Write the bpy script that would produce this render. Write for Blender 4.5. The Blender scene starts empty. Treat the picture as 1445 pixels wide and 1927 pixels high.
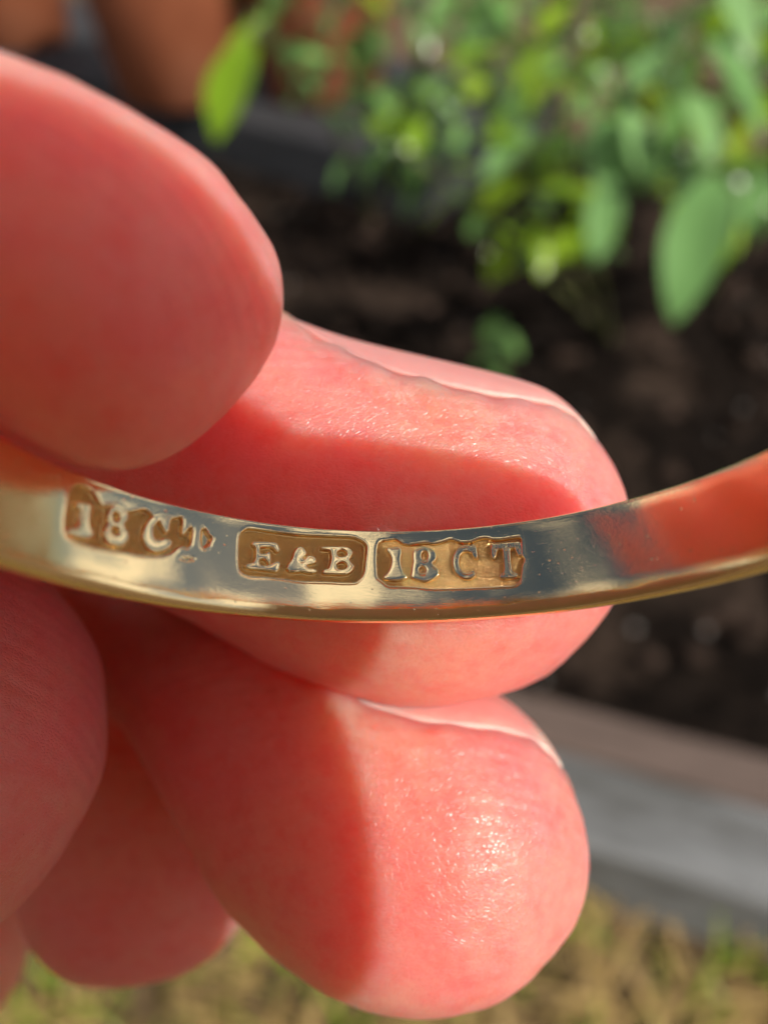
import bpy, bmesh, math, random
import numpy as np
from mathutils import Vector, Matrix, Euler, noise

random.seed(7)
rng = np.random.default_rng(7)
scene = bpy.context.scene
R_ = math.radians

# ------------------------------------------------------------------ camera
PITCH = 45.0                     # degrees the lens looks down
CAM_H = 0.42                     # metres above the lawn
cam_data = bpy.data.cameras.new('camera')
cam = bpy.data.objects.new('camera', cam_data)
scene.collection.objects.link(cam)
CAM = Matrix.Translation((0, 0, CAM_H)) @ Euler((R_(90 - PITCH), 0, 0)).to_matrix().to_4x4()
cam.matrix_world = CAM
cam_data.sensor_fit = 'HORIZONTAL'
cam_data.sensor_width = 5.0
cam_data.lens = 5.0 * 1449.0 / 1445.0
cam_data.clip_start = 0.0008
cam_data.clip_end = 200.0
cam_data.dof.use_dof = True
cam_data.dof.focus_distance = 0.0209
cam_data.dof.aperture_fstop = 5.0 / 0.80
scene.camera = cam

# ------------------------------------------------------------------ light
SUN_CAM = Vector((0.60, 0.215, 1.0)).normalized()     # towards the sun, in the lens' axes
SUN_W = (CAM.to_3x3() @ SUN_CAM).normalized()
elev = math.asin(SUN_W.z)
world = bpy.data.worlds.new('World')
scene.world = world
world.use_nodes = True
wn = world.node_tree.nodes
wl = world.node_tree.links
sky = wn.new('ShaderNodeTexSky')
sky.sky_type = 'NISHITA'
sky.sun_disc = False
sky.dust_density = 1.5
sky.sun_elevation = elev
sky.sun_rotation = math.atan2(SUN_W.x, SUN_W.y)
bg = wn['Background']
bg.inputs['Strength'].default_value = 0.055
wtc = wn.new('ShaderNodeTexCoord')
wno = wn.new('ShaderNodeTexNoise')                    # broken cloud over the whole dome
wno.inputs['Scale'].default_value = 2.6
wno.inputs['Detail'].default_value = 6.0
wno.inputs['Roughness'].default_value = 0.55
wl.new(wtc.outputs['Generated'], wno.inputs['Vector'])
wra = wn.new('ShaderNodeValToRGB')
wra.color_ramp.elements[0].position = 0.50
wra.color_ramp.elements[1].position = 0.58
wl.new(wno.outputs['Fac'], wra.inputs['Fac'])
wmx = wn.new('ShaderNodeMix')
wmx.data_type = 'RGBA'
wl.new(wra.outputs['Color'], wmx.inputs[0])
wl.new(sky.outputs['Color'], wmx.inputs[6])
wmx.inputs[7].default_value = (17.0, 16.2, 15.0, 1)
wl.new(wmx.outputs[2], bg.inputs['Color'])
sun_d = bpy.data.lights.new('sun', 'SUN')
sun_d.energy = 4.5
sun_d.angle = R_(0.8)
sun_d.color = (1.0, 0.93, 0.82)
sun = bpy.data.objects.new('sun', sun_d)
scene.collection.objects.link(sun)
sun.rotation_euler = SUN_W.to_track_quat('Z', 'Y').to_euler()
scene.view_settings.view_transform = 'Standard'
scene.view_settings.look = 'None'
scene.view_settings.gamma = 1.0
scene.view_settings.exposure = 0.17
scene.cycles.use_denoising = True
scene.cycles.use_adaptive_sampling = True
scene.cycles.adaptive_threshold = 0.04
scene.cycles.adaptive_min_samples = 16
scene.cycles.max_bounces = 7
scene.cycles.diffuse_bounces = 3
scene.cycles.glossy_bounces = 5
scene.cycles.caustics_reflective = True
scene.cycles.sample_clamp_indirect = 8.0

# ------------------------------------------------------------------ helpers
F, CX, CY = 1449.0, 722.5, 963.5
MM = CAM @ Matrix.Scale(0.001, 4)           # lens axes in millimetres -> world metres


def at(px, py, d):
    """point d millimetres in front of the lens, in lens axes (mm)"""
    return np.array([(px - CX) / F * d, (CY - py) / F * d, -d])


def wat(px, py, d):
    """the same in world metres, d in metres"""
    return CAM @ Vector(((px - CX) / F * d, (CY - py) / F * d, -d))


def on_plane(px, py, z):
    o = CAM.translation
    v = (CAM.to_3x3() @ Vector(((px - CX) / F, (CY - py) / F, -1.0)))
    return o + v * ((z - o.z) / v.z)


def tag(o, label=None, cat=None, group=None, kind=None):
    if label: o['label'] = label
    if cat: o['category'] = cat
    if group: o['group'] = group
    if kind: o['kind'] = kind
    return o


def link(name, me, mat=None, parent=None):
    o = bpy.data.objects.new(name, me)
    scene.collection.objects.link(o)
    if mat is not None and me is not None and not me.materials:
        me.materials.append(mat)
    if parent is not None:
        o.parent = parent
    return o


def empty(name, loc=(0, 0, 0)):
    o = bpy.data.objects.new(name, None)
    o.location = loc
    o.empty_display_size = 0.005
    scene.collection.objects.link(o)
    return o


def mesh_np(name, verts, faces, smooth=True):
    me = bpy.data.meshes.new(name)
    me.from_pydata([tuple(v) for v in verts], [], [tuple(f) for f in faces])
    me.update()
    if smooth:
        me.polygons.foreach_set('use_smooth', [True] * len(me.polygons))
    return me


class N:
    """small node-graph helper"""
    def __init__(self, name):
        self.m = bpy.data.materials.new(name)
        self.m.use_nodes = True
        self.t = self.m.node_tree
        self.b = self.t.nodes['Principled BSDF']
        self.out = self.t.nodes['Material Output']

    def n(self, typ, **kw):
        nd = self.t.nodes.new(typ)
        for k, v in kw.items():
            setattr(nd, k, v)
        return nd

    def l(self, a, b):
        self.t.links.new(a, b)

    def s(self, **kw):
        for k, v in kw.items():
            self.b.inputs[k.replace('_', ' ')].default_value = v

    def coord(self, scale=1000.0, kind='Object'):
        tc = self.n('ShaderNodeTexCoord')
        mp = self.n('ShaderNodeMapping')
        mp.inputs['Scale'].default_value = (scale,) * 3 if not isinstance(scale, tuple) else scale
        self.l(tc.outputs[kind], mp.inputs['Vector'])
        return mp.outputs['Vector']

    def noise(self, vec, scale, detail=3, rough=0.5, dist=0.0):
        nd = self.n('ShaderNodeTexNoise')
        nd.inputs['Scale'].default_value = scale
        nd.inputs['Detail'].default_value = detail
        nd.inputs['Roughness'].default_value = rough
        nd.inputs['Distortion'].default_value = dist
        self.l(vec, nd.inputs['Vector'])
        return nd.outputs['Fac']

    def ramp(self, fac, stops):
        r = self.n('ShaderNodeValToRGB')
        el = r.color_ramp.elements
        while len(el) < len(stops):
            el.new(0.5)
        for e, (p, c) in zip(el, stops):
            e.position = p
            e.color = c if len(c) == 4 else (*c, 1)
        self.l(fac, r.inputs['Fac'])
        return r.outputs['Color']

    def math(self, op, a, b=None):
        m = self.n('ShaderNodeMath', operation=op)
        for i, v in enumerate((a, b)):
            if v is None: continue
            if isinstance(v, (int, float)): m.inputs[i].default_value = v
            else: self.l(v, m.inputs[i])
        return m.outputs[0]

    def mix(self, fac, a, b, mode='MIX'):
        m = self.n('ShaderNodeMix', data_type='RGBA', blend_type=mode)
        for i, v in ((0, fac), (6, a), (7, b)):
            if isinstance(v, (int, float)): m.inputs[i].default_value = v
            elif isinstance(v, tuple): m.inputs[i].default_value = v if len(v) == 4 else (*v, 1)
            else: self.l(v, m.inputs[i])
        return m.outputs[2]

    def bump(self, h, dist, strength=1.0, prev=None):
        b = self.n('ShaderNodeBump')
        b.inputs['Distance'].default_value = dist
        b.inputs['Strength'].default_value = strength
        self.l(h, b.inputs['Height'])
        if prev is not None:
            self.l(prev, b.inputs['Normal'])
        return b.outputs['Normal']


# ------------------------------------------------------------------ materials
def mat_skin():
    g = N('skin')
    v = g.coord(1000.0)
    at_ = g.n('ShaderNodeAttribute', attribute_name='tip')
    blot = g.noise(v, 0.30, 4, 0.55)
    fine = g.noise(v, 1.4, 4, 0.6)
    mot = g.noise(v, 4.5, 4, 0.65)
    base = g.mix(at_.outputs['Fac'], (0.95, 0.31, 0.225), (0.95, 0.215, 0.225))
    base = g.mix(g.math('MULTIPLY', g.ramp(blot, [(0.35, (0, 0, 0)), (0.62, (1, 1, 1))]), 0.42), base, (0.955, 0.37, 0.28))
    base = g.mix(g.math('MULTIPLY', g.ramp(fine, [(0.45, (0, 0, 0)), (0.72, (1, 1, 1))]), 0.50), base, (0.92, 0.15, 0.14))
    base = g.mix(g.math('MULTIPLY', g.ramp(mot, [(0.5, (0, 0, 0)), (0.75, (1, 1, 1))]), 0.30), base, (0.94, 0.45, 0.38))
    sm = g.n('ShaderNodeMapping')                       # dry flecks and fine scratches of worn skin
    sm.inputs['Scale'].default_value = (4.0, 0.9, 4.0)
    sm.inputs['Rotation'].default_value = (0.2, 0.0, 0.7)
    g.l(v, sm.inputs['Vector'])
    fl = g.noise(sm.outputs['Vector'], 2.4, 5, 0.7, 0.6)
    flm = g.ramp(fl, [(0.66, (0, 0, 0)), (0.74, (1, 1, 1))])
    base = g.mix(g.math('MULTIPLY', flm, 0.45), base, (0.95, 0.70, 0.60))
    g.l(base, g.b.inputs['Base Color'])
    g.s(Roughness=0.44, Subsurface_Weight=1.0, Subsurface_Scale=0.0085, Subsurface_Anisotropy=0.75)
    g.b.inputs['Subsurface Radius'].default_value = (1.0, 0.50, 0.38)
    g.b.subsurface_method = 'RANDOM_WALK'
    g.b.inputs['Specular IOR Level'].default_value = 0.62
    # ridges of the finger pads: winding lines, then fine cells, then creases
    w = g.n('ShaderNodeTexWave', wave_type='BANDS', bands_direction='Y')
    w.inputs['Scale'].default_value = 0.62
    w.inputs['Distortion'].default_value = 5.0
    w.inputs['Detail'].default_value = 2.0
    w.inputs['Detail Scale'].default_value = 0.30
    g.l(v, w.inputs['Vector'])
    vo = g.n('ShaderNodeTexVoronoi', feature='DISTANCE_TO_EDGE')
    vo.inputs['Scale'].default_value = 5.5
    wv = g.n('ShaderNodeMapping')
    wv.inputs['Scale'].default_value = (1.0, 2.0, 1.0)
    wv.inputs['Rotation'].default_value = (0.3, 0.4, 0.5)
    g.l(v, wv.inputs['Vector'])
    g.l(wv.outputs['Vector'], vo.inputs['Vector'])
    cell = g.ramp(vo.outputs['Distance'], [(0.0, (0, 0, 0)), (0.18, (1, 1, 1))])
    nn = g.noise(v, 9.0, 3, 0.6)
    b1 = g.bump(g.math('MULTIPLY', w.outputs['Fac'], g.ramp(g.noise(v, 0.35, 3, 0.6), [(0.40, (0.30,) * 3), (0.62, (1,) * 3)])), 0.000034, 0.85)
    b2 = g.bump(cell, 0.000018, 0.7, b1)
    b3 = g.bump(nn, 0.000030, 0.4, b2)
    b3 = g.bump(flm, 0.000014, 0.3, b3)
    b4 = g.bump(g.noise(v, 0.9, 2, 0.5), 0.00010, 0.35, b3)
    g.l(b4, g.b.inputs['Normal'])
    rr = g.ramp(nn, [(0.3, (0.27,) * 3), (0.7, (0.46,) * 3)])
    g.l(rr, g.b.inputs['Roughness'])
    return g.m


def mat_nail():
    g = N('fingernail')
    v = g.coord(1000.0)
    a = g.n('ShaderNodeAttribute', attribute_name='free_edge')
    base = g.mix(g.math('MULTIPLY', a.outputs['Fac'], g.ramp(g.noise(v, 2.2, 4, 0.7), [(0.35, (0.3,) * 3), (0.6, (1,) * 3)])), (0.90, 0.29, 0.27), (0.88, 0.50, 0.43))
    g.l(base, g.b.inputs['Base Color'])
    g.s(Roughness=0.48, Subsurface_Weight=1.0, Subsurface_Scale=0.0014)
    g.b.inputs['Specular IOR Level'].default_value = 0.4
    g.b.inputs['Subsurface Radius'].default_value = (1.0, 0.45, 0.35)
    g.l(g.bump(g.noise(v, 1.6, 4, 0.6), 0.00006, 0.5), g.b.inputs['Normal'])
    return g.m


def mat_gold(stamp=False):
    g = N('gold_stamped' if stamp else 'gold')
    v = g.coord(1000.0)
    g.s(Metallic=1.0)
    g.b.inputs['Base Color'].default_value = (1.0, 0.79, 0.45, 1)
    if stamp:
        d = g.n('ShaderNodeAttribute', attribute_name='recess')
        grain = g.noise(v, 11.0, 4, 0.75)
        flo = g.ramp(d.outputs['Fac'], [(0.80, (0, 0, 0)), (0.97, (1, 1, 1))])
        rough = g.math('ADD', g.math('MULTIPLY', flo, 0.10), 0.04)
        g.l(rough, g.b.inputs['Roughness'])
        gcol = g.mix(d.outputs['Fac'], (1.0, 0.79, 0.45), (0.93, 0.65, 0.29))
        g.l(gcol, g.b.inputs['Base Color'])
        gh = g.math('MULTIPLY', grain, flo)
        nrm = g.bump(gh, 0.000110, 1.0)
    else:
        nrm = None
        g.b.inputs['Roughness'].default_value = 0.04
    # hairline scratches running along the band and dents of wear
    sm = g.n('ShaderNodeMapping')
    sm.inputs['Scale'].default_value = (0.5, 9.0, 9.0)
    sm.inputs['Rotation'].default_value = (0, 0, 0.12)
    g.l(v, sm.inputs['Vector'])
    sc = g.noise(sm.outputs['Vector'], 2.4, 4, 0.65)
    nrm = g.bump(sc, 0.0000060, 0.45, nrm)
    s2 = g.n('ShaderNodeMapping')
    s2.inputs['Scale'].default_value = (1.2, 14.0, 14.0)
    s2.inputs['Rotation'].default_value = (0.5, 0.3, 1.0)
    g.l(v, s2.inputs['Vector'])
    sx = g.ramp(g.noise(s2.outputs['Vector'], 1.5, 4, 0.7), [(0.67, (1, 1, 1)), (0.71, (0, 0, 0))])
    nrm = g.bump(sx, 0.000004, 0.4, nrm)
    nrm = g.bump(g.noise(v, 0.8, 3, 0.5), 0.000032, 0.24, nrm)
    pit = g.n('ShaderNodeTexVoronoi', feature='F1')
    pit.inputs['Scale'].default_value = 3.2
    g.l(v, pit.inputs['Vector'])
    nrm = g.bump(g.ramp(pit.outputs['Distance'], [(0.03, (0, 0, 0)), (0.10, (1, 1, 1))]), 0.000016, 0.8, nrm)
    g.l(nrm, g.b.inputs['Normal'])
    return g.m


def mat_simple(name, stops, scale, rough=0.8, bump=0.002, bscale=None, detail=5, kind='Object', spec=0.3):
    g = N(name)
    v = g.coord(1.0, kind)
    f = g.noise(v, scale, detail, 0.6)
    g.l(g.ramp(f, stops), g.b.inputs['Base Color'])
    g.s(Roughness=rough)
    g.b.inputs['Specular IOR Level'].default_value = spec
    g.l(g.bump(g.noise(v, bscale or scale * 3, 5, 0.65), bump, 0.8), g.b.inputs['Normal'])
    return g.m


def mat_wood(name, stops, stretch):
    g = N(name)
    v = g.coord(stretch)
    f = g.noise(v, 1.0, 6, 0.65, 0.4)
    g.l(g.ramp(f, stops), g.b.inputs['Base Color'])
    g.s(Roughness=0.78)
    g.l(g.bump(f, 0.002, 0.7), g.b.inputs['Normal'])
    return g.m


def mat_leaf(name, dark, light, gloss=0.38, trans=0.35):
    g = N(name)
    oi = g.n('ShaderNodeObjectInfo')
    v = g.coord(1.0)
    f = g.noise(v, 120.0, 3)
    c = g.mix(g.math('POWER', oi.outputs['Random'], 3.0), dark, light)
    c = g.mix(g.math('MULTIPLY', f, 0.4), c, (light[0] * 1.3, light[1] * 1.2, light[2]))
    g.l(c, g.b.inputs['Base Color'])
    g.s(Roughness=gloss)
    g.b.inputs['Specular IOR Level'].default_value = 0.35
    tr = g.n('ShaderNodeBsdfTranslucent')
    tc = g.mix(0.5, c, (0.32, 0.52, 0.03), 'MIX')
    g.l(tc, tr.inputs['Color'])
    mx = g.n('ShaderNodeMixShader')
    mx.inputs['Fac'].default_value = trans
    g.l(g.b.outputs[0], mx.inputs[1])
    g.l(tr.outputs[0], mx.inputs[2])
    g.l(mx.outputs[0], g.out.inputs['Surface'])
    return g.m


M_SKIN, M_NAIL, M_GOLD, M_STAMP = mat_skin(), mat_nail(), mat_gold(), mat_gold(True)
M_SOIL = mat_simple('soil', [(0.3, (0.003, 0.002, 0.0015)), (0.55, (0.008, 0.0055, 0.004)), (0.8, (0.028, 0.019, 0.014))], 60, 0.9, 0.006)
gs = N('soil')
vs = gs.coord(1.0)
c1 = gs.ramp(gs.noise(vs, 60, 5, 0.65), [(0.3, (0.003, 0.002, 0.0015)), (0.6, (0.012, 0.008, 0.006)), (0.85, (0.04, 0.028, 0.02))])
c2 = gs.ramp(gs.noise(vs, 60, 5, 0.65), [(0.3, (0.012, 0.008, 0.0055)), (0.6, (0.055, 0.037, 0.028)), (0.85, (0.14, 0.10, 0.08))])
gs.l(gs.mix(gs.ramp(gs.noise(vs, 9, 3, 0.5), [(0.53, (0, 0, 0)), (0.64, (1, 1, 1))]), c1, c2), gs.b.inputs['Base Color'])
gs.s(Roughness=0.9)
gs.b.inputs['Specular IOR Level'].default_value = 0.08
gs.l(gs.bump(gs.noise(vs, 180, 5, 0.65), 0.006, 0.8), gs.b.inputs['Normal'])
M_SOIL = gs.m
M_EARTH = mat_simple('lawn_earth', [(0.3, (0.05, 0.032, 0.018)), (0.55, (0.14, 0.09, 0.05)), (0.8, (0.23, 0.16, 0.085))], 45, 0.9, 0.004)
M_STONE = mat_simple('grit', [(0.3, (0.10, 0.09, 0.085)), (0.7, (0.30, 0.27, 0.25))], 90, 0.5, 0.001, spec=0.6)
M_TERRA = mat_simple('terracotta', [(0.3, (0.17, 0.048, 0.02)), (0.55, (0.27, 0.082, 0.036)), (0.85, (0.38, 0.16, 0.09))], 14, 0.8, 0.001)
M_GREY = mat_wood('weathered_grey_timber', [(0.34, (0.05, 0.047, 0.042)), (0.5, (0.15, 0.155, 0.16)), (0.66, (0.29, 0.295, 0.30))], (5, 26, 26))
M_BROWN = mat_wood('brown_timber', [(0.25, (0.06, 0.04, 0.032)), (0.6, (0.13, 0.09, 0.075)), (0.8, (0.20, 0.145, 0.125))], (9, 70, 70))
M_SLATE = mat_wood('slate_grey_board', [(0.25, (0.014, 0.015, 0.018)), (0.6, (0.034, 0.035, 0.04)), (0.8, (0.06, 0.06, 0.064))], (9, 70, 70))
M_LEAF = mat_leaf('leaf_sage', (0.004, 0.016, 0.004), (0.20, 0.42, 0.12), 0.27, 0.12)
M_LIME = mat_leaf('leaf_lime', (0.13, 0.30, 0.012), (0.42, 0.58, 0.05), 0.24, 0.4)
M_STEM = mat_simple('stem', [(0.3, (0.06, 0.09, 0.025)), (0.7, (0.13, 0.12, 0.05))], 80, 0.6, 0.0006)
M_GRASS = mat_leaf('grass_blade', (0.18, 0.30, 0.03), (0.38, 0.48, 0.07), 0.45, 0.4)
M_STRAW = mat_leaf('dry_straw', (0.38, 0.25, 0.10), (0.64, 0.46, 0.22), 0.6, 0.3)

# ------------------------------------------------------------------ ground, bed, edging
ZS = 0.035                                      # soil level of the raised bed


def sheet(name, x0, x1, y0, y1, nx, ny, zf, mat):
    xs = np.linspace(x0, x1, nx); ys = np.linspace(y0, y1, ny)
    V = [(x, y, zf(x, y)) for y in ys for x in xs]
    Fc = [(j * nx + i, j * nx + i + 1, (j + 1) * nx + i + 1, (j + 1) * nx + i) for j in range(ny - 1) for i in range(nx - 1)]
    return tag(link(name, mesh_np(name, V, Fc), mat), kind='structure')


sheet('ground', -40, 40, -40, 40, 3, 3, lambda x, y: 0.0, M_EARTH)


def box_mesh(name, L, Wd, H, bev=0.004, seg=24, wob=0.0012):
    """a board: length along x, rounded arrises, slightly uneven"""
    prof = []
    for (sx, sz, a0) in ((1, 1, 0), (-1, 1, 90), (-1, -1, 180), (1, -1, 270)):
        for k in range(4):
            a = R_(a0 + 30 * k)
            prof.append((sx * (Wd / 2 - bev) + bev * math.cos(a), sz * (H / 2 - bev) + bev * math.sin(a)))
    n = len(prof)
    V, Fc = [], []
    for i in range(seg + 1):
        x = -L / 2 + L * i / seg
        for (y, z) in prof:
            q = noise.noise(Vector((x * 14, y * 30, z * 30 + L))) * wob
            V.append((x, y + q, z + q + H / 2))
    for i in range(seg):
        for k in range(n):
            Fc.append((i * n + k, i * n + (k + 1) % n, (i + 1) * n + (k + 1) % n, (i + 1) * n + k))
    Fc.append(tuple(range(n))[::-1]); Fc.append(tuple(seg * n + k for k in range(n)))
    me = mesh_np(name, V, Fc, smooth=False)
    return me


# the front sleeper: its top front arris is found on the plane of its top
ZT = 0.062
pa, pb = on_plane(1110, 1600, ZT), on_plane(1445, 1700, ZT)
dirv = (pb - pa).normalized()
ang = math.atan2(dirv.y, dirv.x)
nrm = Vector((-dirv.y, dirv.x, 0))
if nrm.y < 0: nrm = -nrm
qa = on_plane(1250, 1465, ZT)
depth_top = abs((qa - pa).dot(nrm))
mid = pa + dirv * ((qa - pa).dot(dirv))


def board(name, off, width, z0, height, mat, label, along=0.0, L=1.5):
    c = mid + nrm * (off + width / 2) + dirv * along
    o = link(name, box_mesh(name, L, width, height), mat)
    o.location = (c.x, c.y, z0)
    o.rotation_euler = (0, 0, ang)
    return tag(o, label, 'timber edging')


board('timber_sleeper', 0.0, depth_top, 0.0, ZT, M_GREY, 'weathered grey timber sleeper edging the soil bed at lower right')
qb = on_plane(1250, 1375, ZT - 0.004)
w2 = abs((qb - pa).dot(nrm)) - depth_top
board('timber_board', depth_top + 0.002, w2, 0.0, ZT - 0.004, M_BROWN, 'narrow brown timber board behind the grey sleeper, against dark soil')
# soil between front and rear edging
ZR = 0.10
ra, rb = on_plane(215, 165, ZR), on_plane(600, 262, ZR)
rdir = (rb - ra).normalized()
rnrm = Vector((-rdir.y, rdir.x, 0))
if rnrm.y < 0: rnrm = -rnrm
rear_off = 0.95


def zsoil(x, y):
    p = Vector((x * 9, y * 9, 0)); q = Vector((x * 45, y * 45, 3))
    return ZS + 0.012 * noise.noise(p) + 0.008 * noise.noise(q) + 0.004 * noise.noise(Vector((x * 160, y * 160, 9)))


def sheet_rot(name, o0, o1, l0, l1, nx, ny, zf, mat):
    V = []
    for j in range(ny):
        for i in range(nx):
            p = mid + nrm * (o0 + (o1 - o0) * j / (ny - 1)) + dirv * (l0 + (l1 - l0) * i / (nx - 1))
            V.append((p.x, p.y, zf(p.x, p.y)))
    Fc = [(j * nx + i, j * nx + i + 1, (j + 1) * nx + i + 1, (j + 1) * nx + i) for j in range(ny - 1) for i in range(nx - 1)]
    return tag(link(name, mesh_np(name, V, Fc), mat), kind='structure')


soil = sheet_rot('soil', depth_top + 0.01, rear_off + 0.03, -1.1, 0.7, 260, 170, zsoil, M_SOIL)
rc = ra + rdir * (-0.62) + rnrm * 0.16
rbd = link('plant_staging', box_mesh('plant_staging', 2.2, 0.32, ZR, 0.006), M_SLATE)
rbd.location = (rc.x, rc.y, 0.0)
rbd.rotation_euler = (0, 0, math.atan2(rdir.y, rdir.x))
tag(rbd, 'low slate grey staging behind the bed, under the terracotta pots', 'staging')

# clods and grit on the soil
clV, clF = [], []


def blob(c, r, VV, FF, seed):
    base = bmesh.new()
    bmesh.ops.create_icosphere(base, subdivisions=1, radius=1.0)
    o = len(VV)
    for v in base.verts:
        k = 1 + 0.35 * noise.noise(v.co * 1.7 + Vector((seed, 0, 0)))
        VV.append((c[0] + v.co.x * r * k, c[1] + v.co.y * r * k, c[2] + v.co.z * r * k * 0.75))
    for f in base.faces:
        FF.append(tuple(o + v.index for v in f.verts))
    base.free()


for k in range(900):
    p = mid + nrm * random.uniform(depth_top + w2 + 0.01, rear_off - 0.01) + dirv * random.uniform(-0.7, 0.4)
    blob((p.x, p.y, zsoil(p.x, p.y) + 0.001), random.uniform(0.003, 0.013), clV, clF, k)
tag(link('soil_clods', mesh_np('soil_clods', clV, clF, False), M_SOIL), 'dark crumbly clods of soil scattered over the bed', 'soil', kind='stuff')
clV, clF = [], []
for k in range(420):
    p = mid + nrm * random.uniform(depth_top + w2 + 0.03, rear_off - 0.01) + dirv * random.uniform(-0.6, 0.4)
    blob((p.x, p.y, zsoil(p.x, p.y) + 0.004), random.uniform(0.003, 0.011), clV, clF, k + 3)
M_MULCH = mat_simple('mulch', [(0.3, (0.015, 0.009, 0.006)), (0.55, (0.045, 0.029, 0.022)), (0.8, (0.10, 0.068, 0.053))], 50, 0.85, 0.002, spec=0.12)
tag(link('mulch', mesh_np('mulch', clV, clF, False), M_MULCH), 'brown bark mulch pieces strewn over the dark soil', 'mulch', kind='stuff')
clV, clF = [], []
for k in range(130):
    p = mid + nrm * random.uniform(depth_top + w2 + 0.01, rear_off - 0.01) + dirv * random.uniform(-0.6, 0.4)
    blob((p.x, p.y, zsoil(p.x, p.y) + 0.003), random.uniform(0.001, 0.003), clV, clF, k + 7)
tag(link('grit', mesh_np('grit', clV, clF, False), M_STONE), 'pale grit and small stones lying on the dark soil', 'grit', kind='stuff')


# ------------------------------------------------------------------ terracotta pots
def lathe(prof, n=40):
    V, Fc = [], []
    m = len(prof)
    for i in range(n):
        a = 2 * math.pi * i / n
        for (r, z) in prof:
            V.append((r * math.cos(a), r * math.sin(a), z))
    for i in range(n):
        for k in range(m - 1):
            j = (i + 1) % n
            Fc.append((i * m + k, j * m + k, j * m + k + 1, i * m + k + 1))
    return V, Fc


def pot(loc, s, label):
    e = empty('terracotta_pot', loc)
    e.scale = (s, s, s)
    tag(e, label, 'plant pot', 'terracotta pots behind the bed')
    V, Fc = lathe([(0.001, 0.0), (0.042, 0.0), (0.044, 0.002), (0.060, 0.094), (0.0595, 0.096), (0.054, 0.096), (0.040, 0.012), (0.001, 0.012)])
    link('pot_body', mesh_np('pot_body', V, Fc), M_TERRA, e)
    V, Fc = lathe([(0.0606, 0.092), (0.066, 0.093), (0.0672, 0.096), (0.069, 0.122), (0.0675, 0.125), (0.062, 0.125), (0.060, 0.122), (0.0585, 0.093), (0.0606, 0.092)])
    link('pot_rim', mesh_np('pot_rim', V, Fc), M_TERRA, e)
    V, Fc = lathe([(0.001, 0.107), (0.0590, 0.105)])
    link('potting_soil', mesh_np('potting_soil', V, Fc), M_SOIL, e)
    return e


def pot_at(px, py, s, label):
    p = on_plane(px, py, ZR)
    return pot((p.x, p.y, ZR + 0.001), s, label)


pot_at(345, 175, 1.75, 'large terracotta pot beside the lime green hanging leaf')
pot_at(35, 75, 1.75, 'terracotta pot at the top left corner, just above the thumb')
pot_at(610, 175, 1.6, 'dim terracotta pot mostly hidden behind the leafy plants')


# ------------------------------------------------------------------ plants
def leaf_mesh(name, wide=0.42, curl=0.18, n=9):
    V, Fc = [], []
    for i in range(n + 1):
        t = i / n
        wv = wide * (math.sin(math.pi * t ** 0.85) ** 0.8) * 0.5 + 0.006
        z = -curl * t * t
        for k in range(-2, 3):
            x = wv * k / 2
            V.append((x, t, z + abs(k) * 0.5 * wv * 0.22 + 0.012 * math.sin(9 * t + k)))
    for i in range(n):
        for k in range(4):
            a = i * 5 + k
            Fc.append((a, a + 1, a + 6, a + 5))
    return mesh_np(name, V, Fc)


M_PALE = mat_leaf('leaf_pale', (0.13, 0.29, 0.09), (0.20, 0.38, 0.14), 0.42, 0.25)
LEAF_P = leaf_mesh('leaf_blade', 0.36, 0.12)
LEAF_P.materials.append(M_PALE)
LEAF_A, LEAF_B, LEAF_C = leaf_mesh('leaf_blade', 0.50, 0.18), leaf_mesh('leaf_blade', 0.36, 0.30), leaf_mesh('leaf_blade', 0.42, 0.08)
LEAF_L = leaf_mesh('leaf_blade', 0.46, 0.15)
for m_ in (LEAF_A, LEAF_B, LEAF_C): m_.materials.append(M_LEAF)
LEAF_L.materials.append(M_LIME)


def add_leaf(parent, base, tipv, size, me, roll):
    d = Vector(tipv).normalized()
    up = Vector((0, 0, 1))
    x = d.cross(up)
    if x.length < 1e-3: x = Vector((1, 0, 0))
    x.normalize()
    z = x.cross(d)
    rot = Matrix((x, d, z)).transposed() @ Matrix.Rotation(roll, 3, 'Y')
    o = link('leaf', me, None, parent)
    o.matrix_basis = Matrix.Translation(Vector(base) - parent.location) @ rot.to_4x4() @ Matrix.Scale(size, 4)
    return o


def tube(name, pts, r0, r1, mat, parent, n=7):
    V, Fc = [], []
    P = [Vector(p) for p in pts]
    for i, p in enumerate(P):
        t = (P[min(i + 1, len(P) - 1)] - P[max(i - 1, 0)]).normalized()
        x = t.orthogonal().normalized(); y = t.cross(x)
        r = r0 + (r1 - r0) * i / (len(P) - 1)
        for k in range(n):
            a = 2 * math.pi * k / n
            q = p + x * (r * math.cos(a)) + y * (r * math.sin(a)) - parent.location
            V.append(q)
    for i in range(len(P) - 1):
        for k in range(n):
            Fc.append((i * n + k, i * n + (k + 1) % n, (i + 1) * n + (k + 1) % n, (i + 1) * n + k))
    return link(name, mesh_np(name, V, Fc), mat, parent)


def bez(P, m=24):
    P = [Vector(p) for p in P]
    out = []
    for i in range(m + 1):
        t = i / m
        Q = P[:]
        while len(Q) > 1:
            Q = [a.lerp(b, t) for a, b in zip(Q, Q[1:])]
        out.append(Q[0])
    return out


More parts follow.
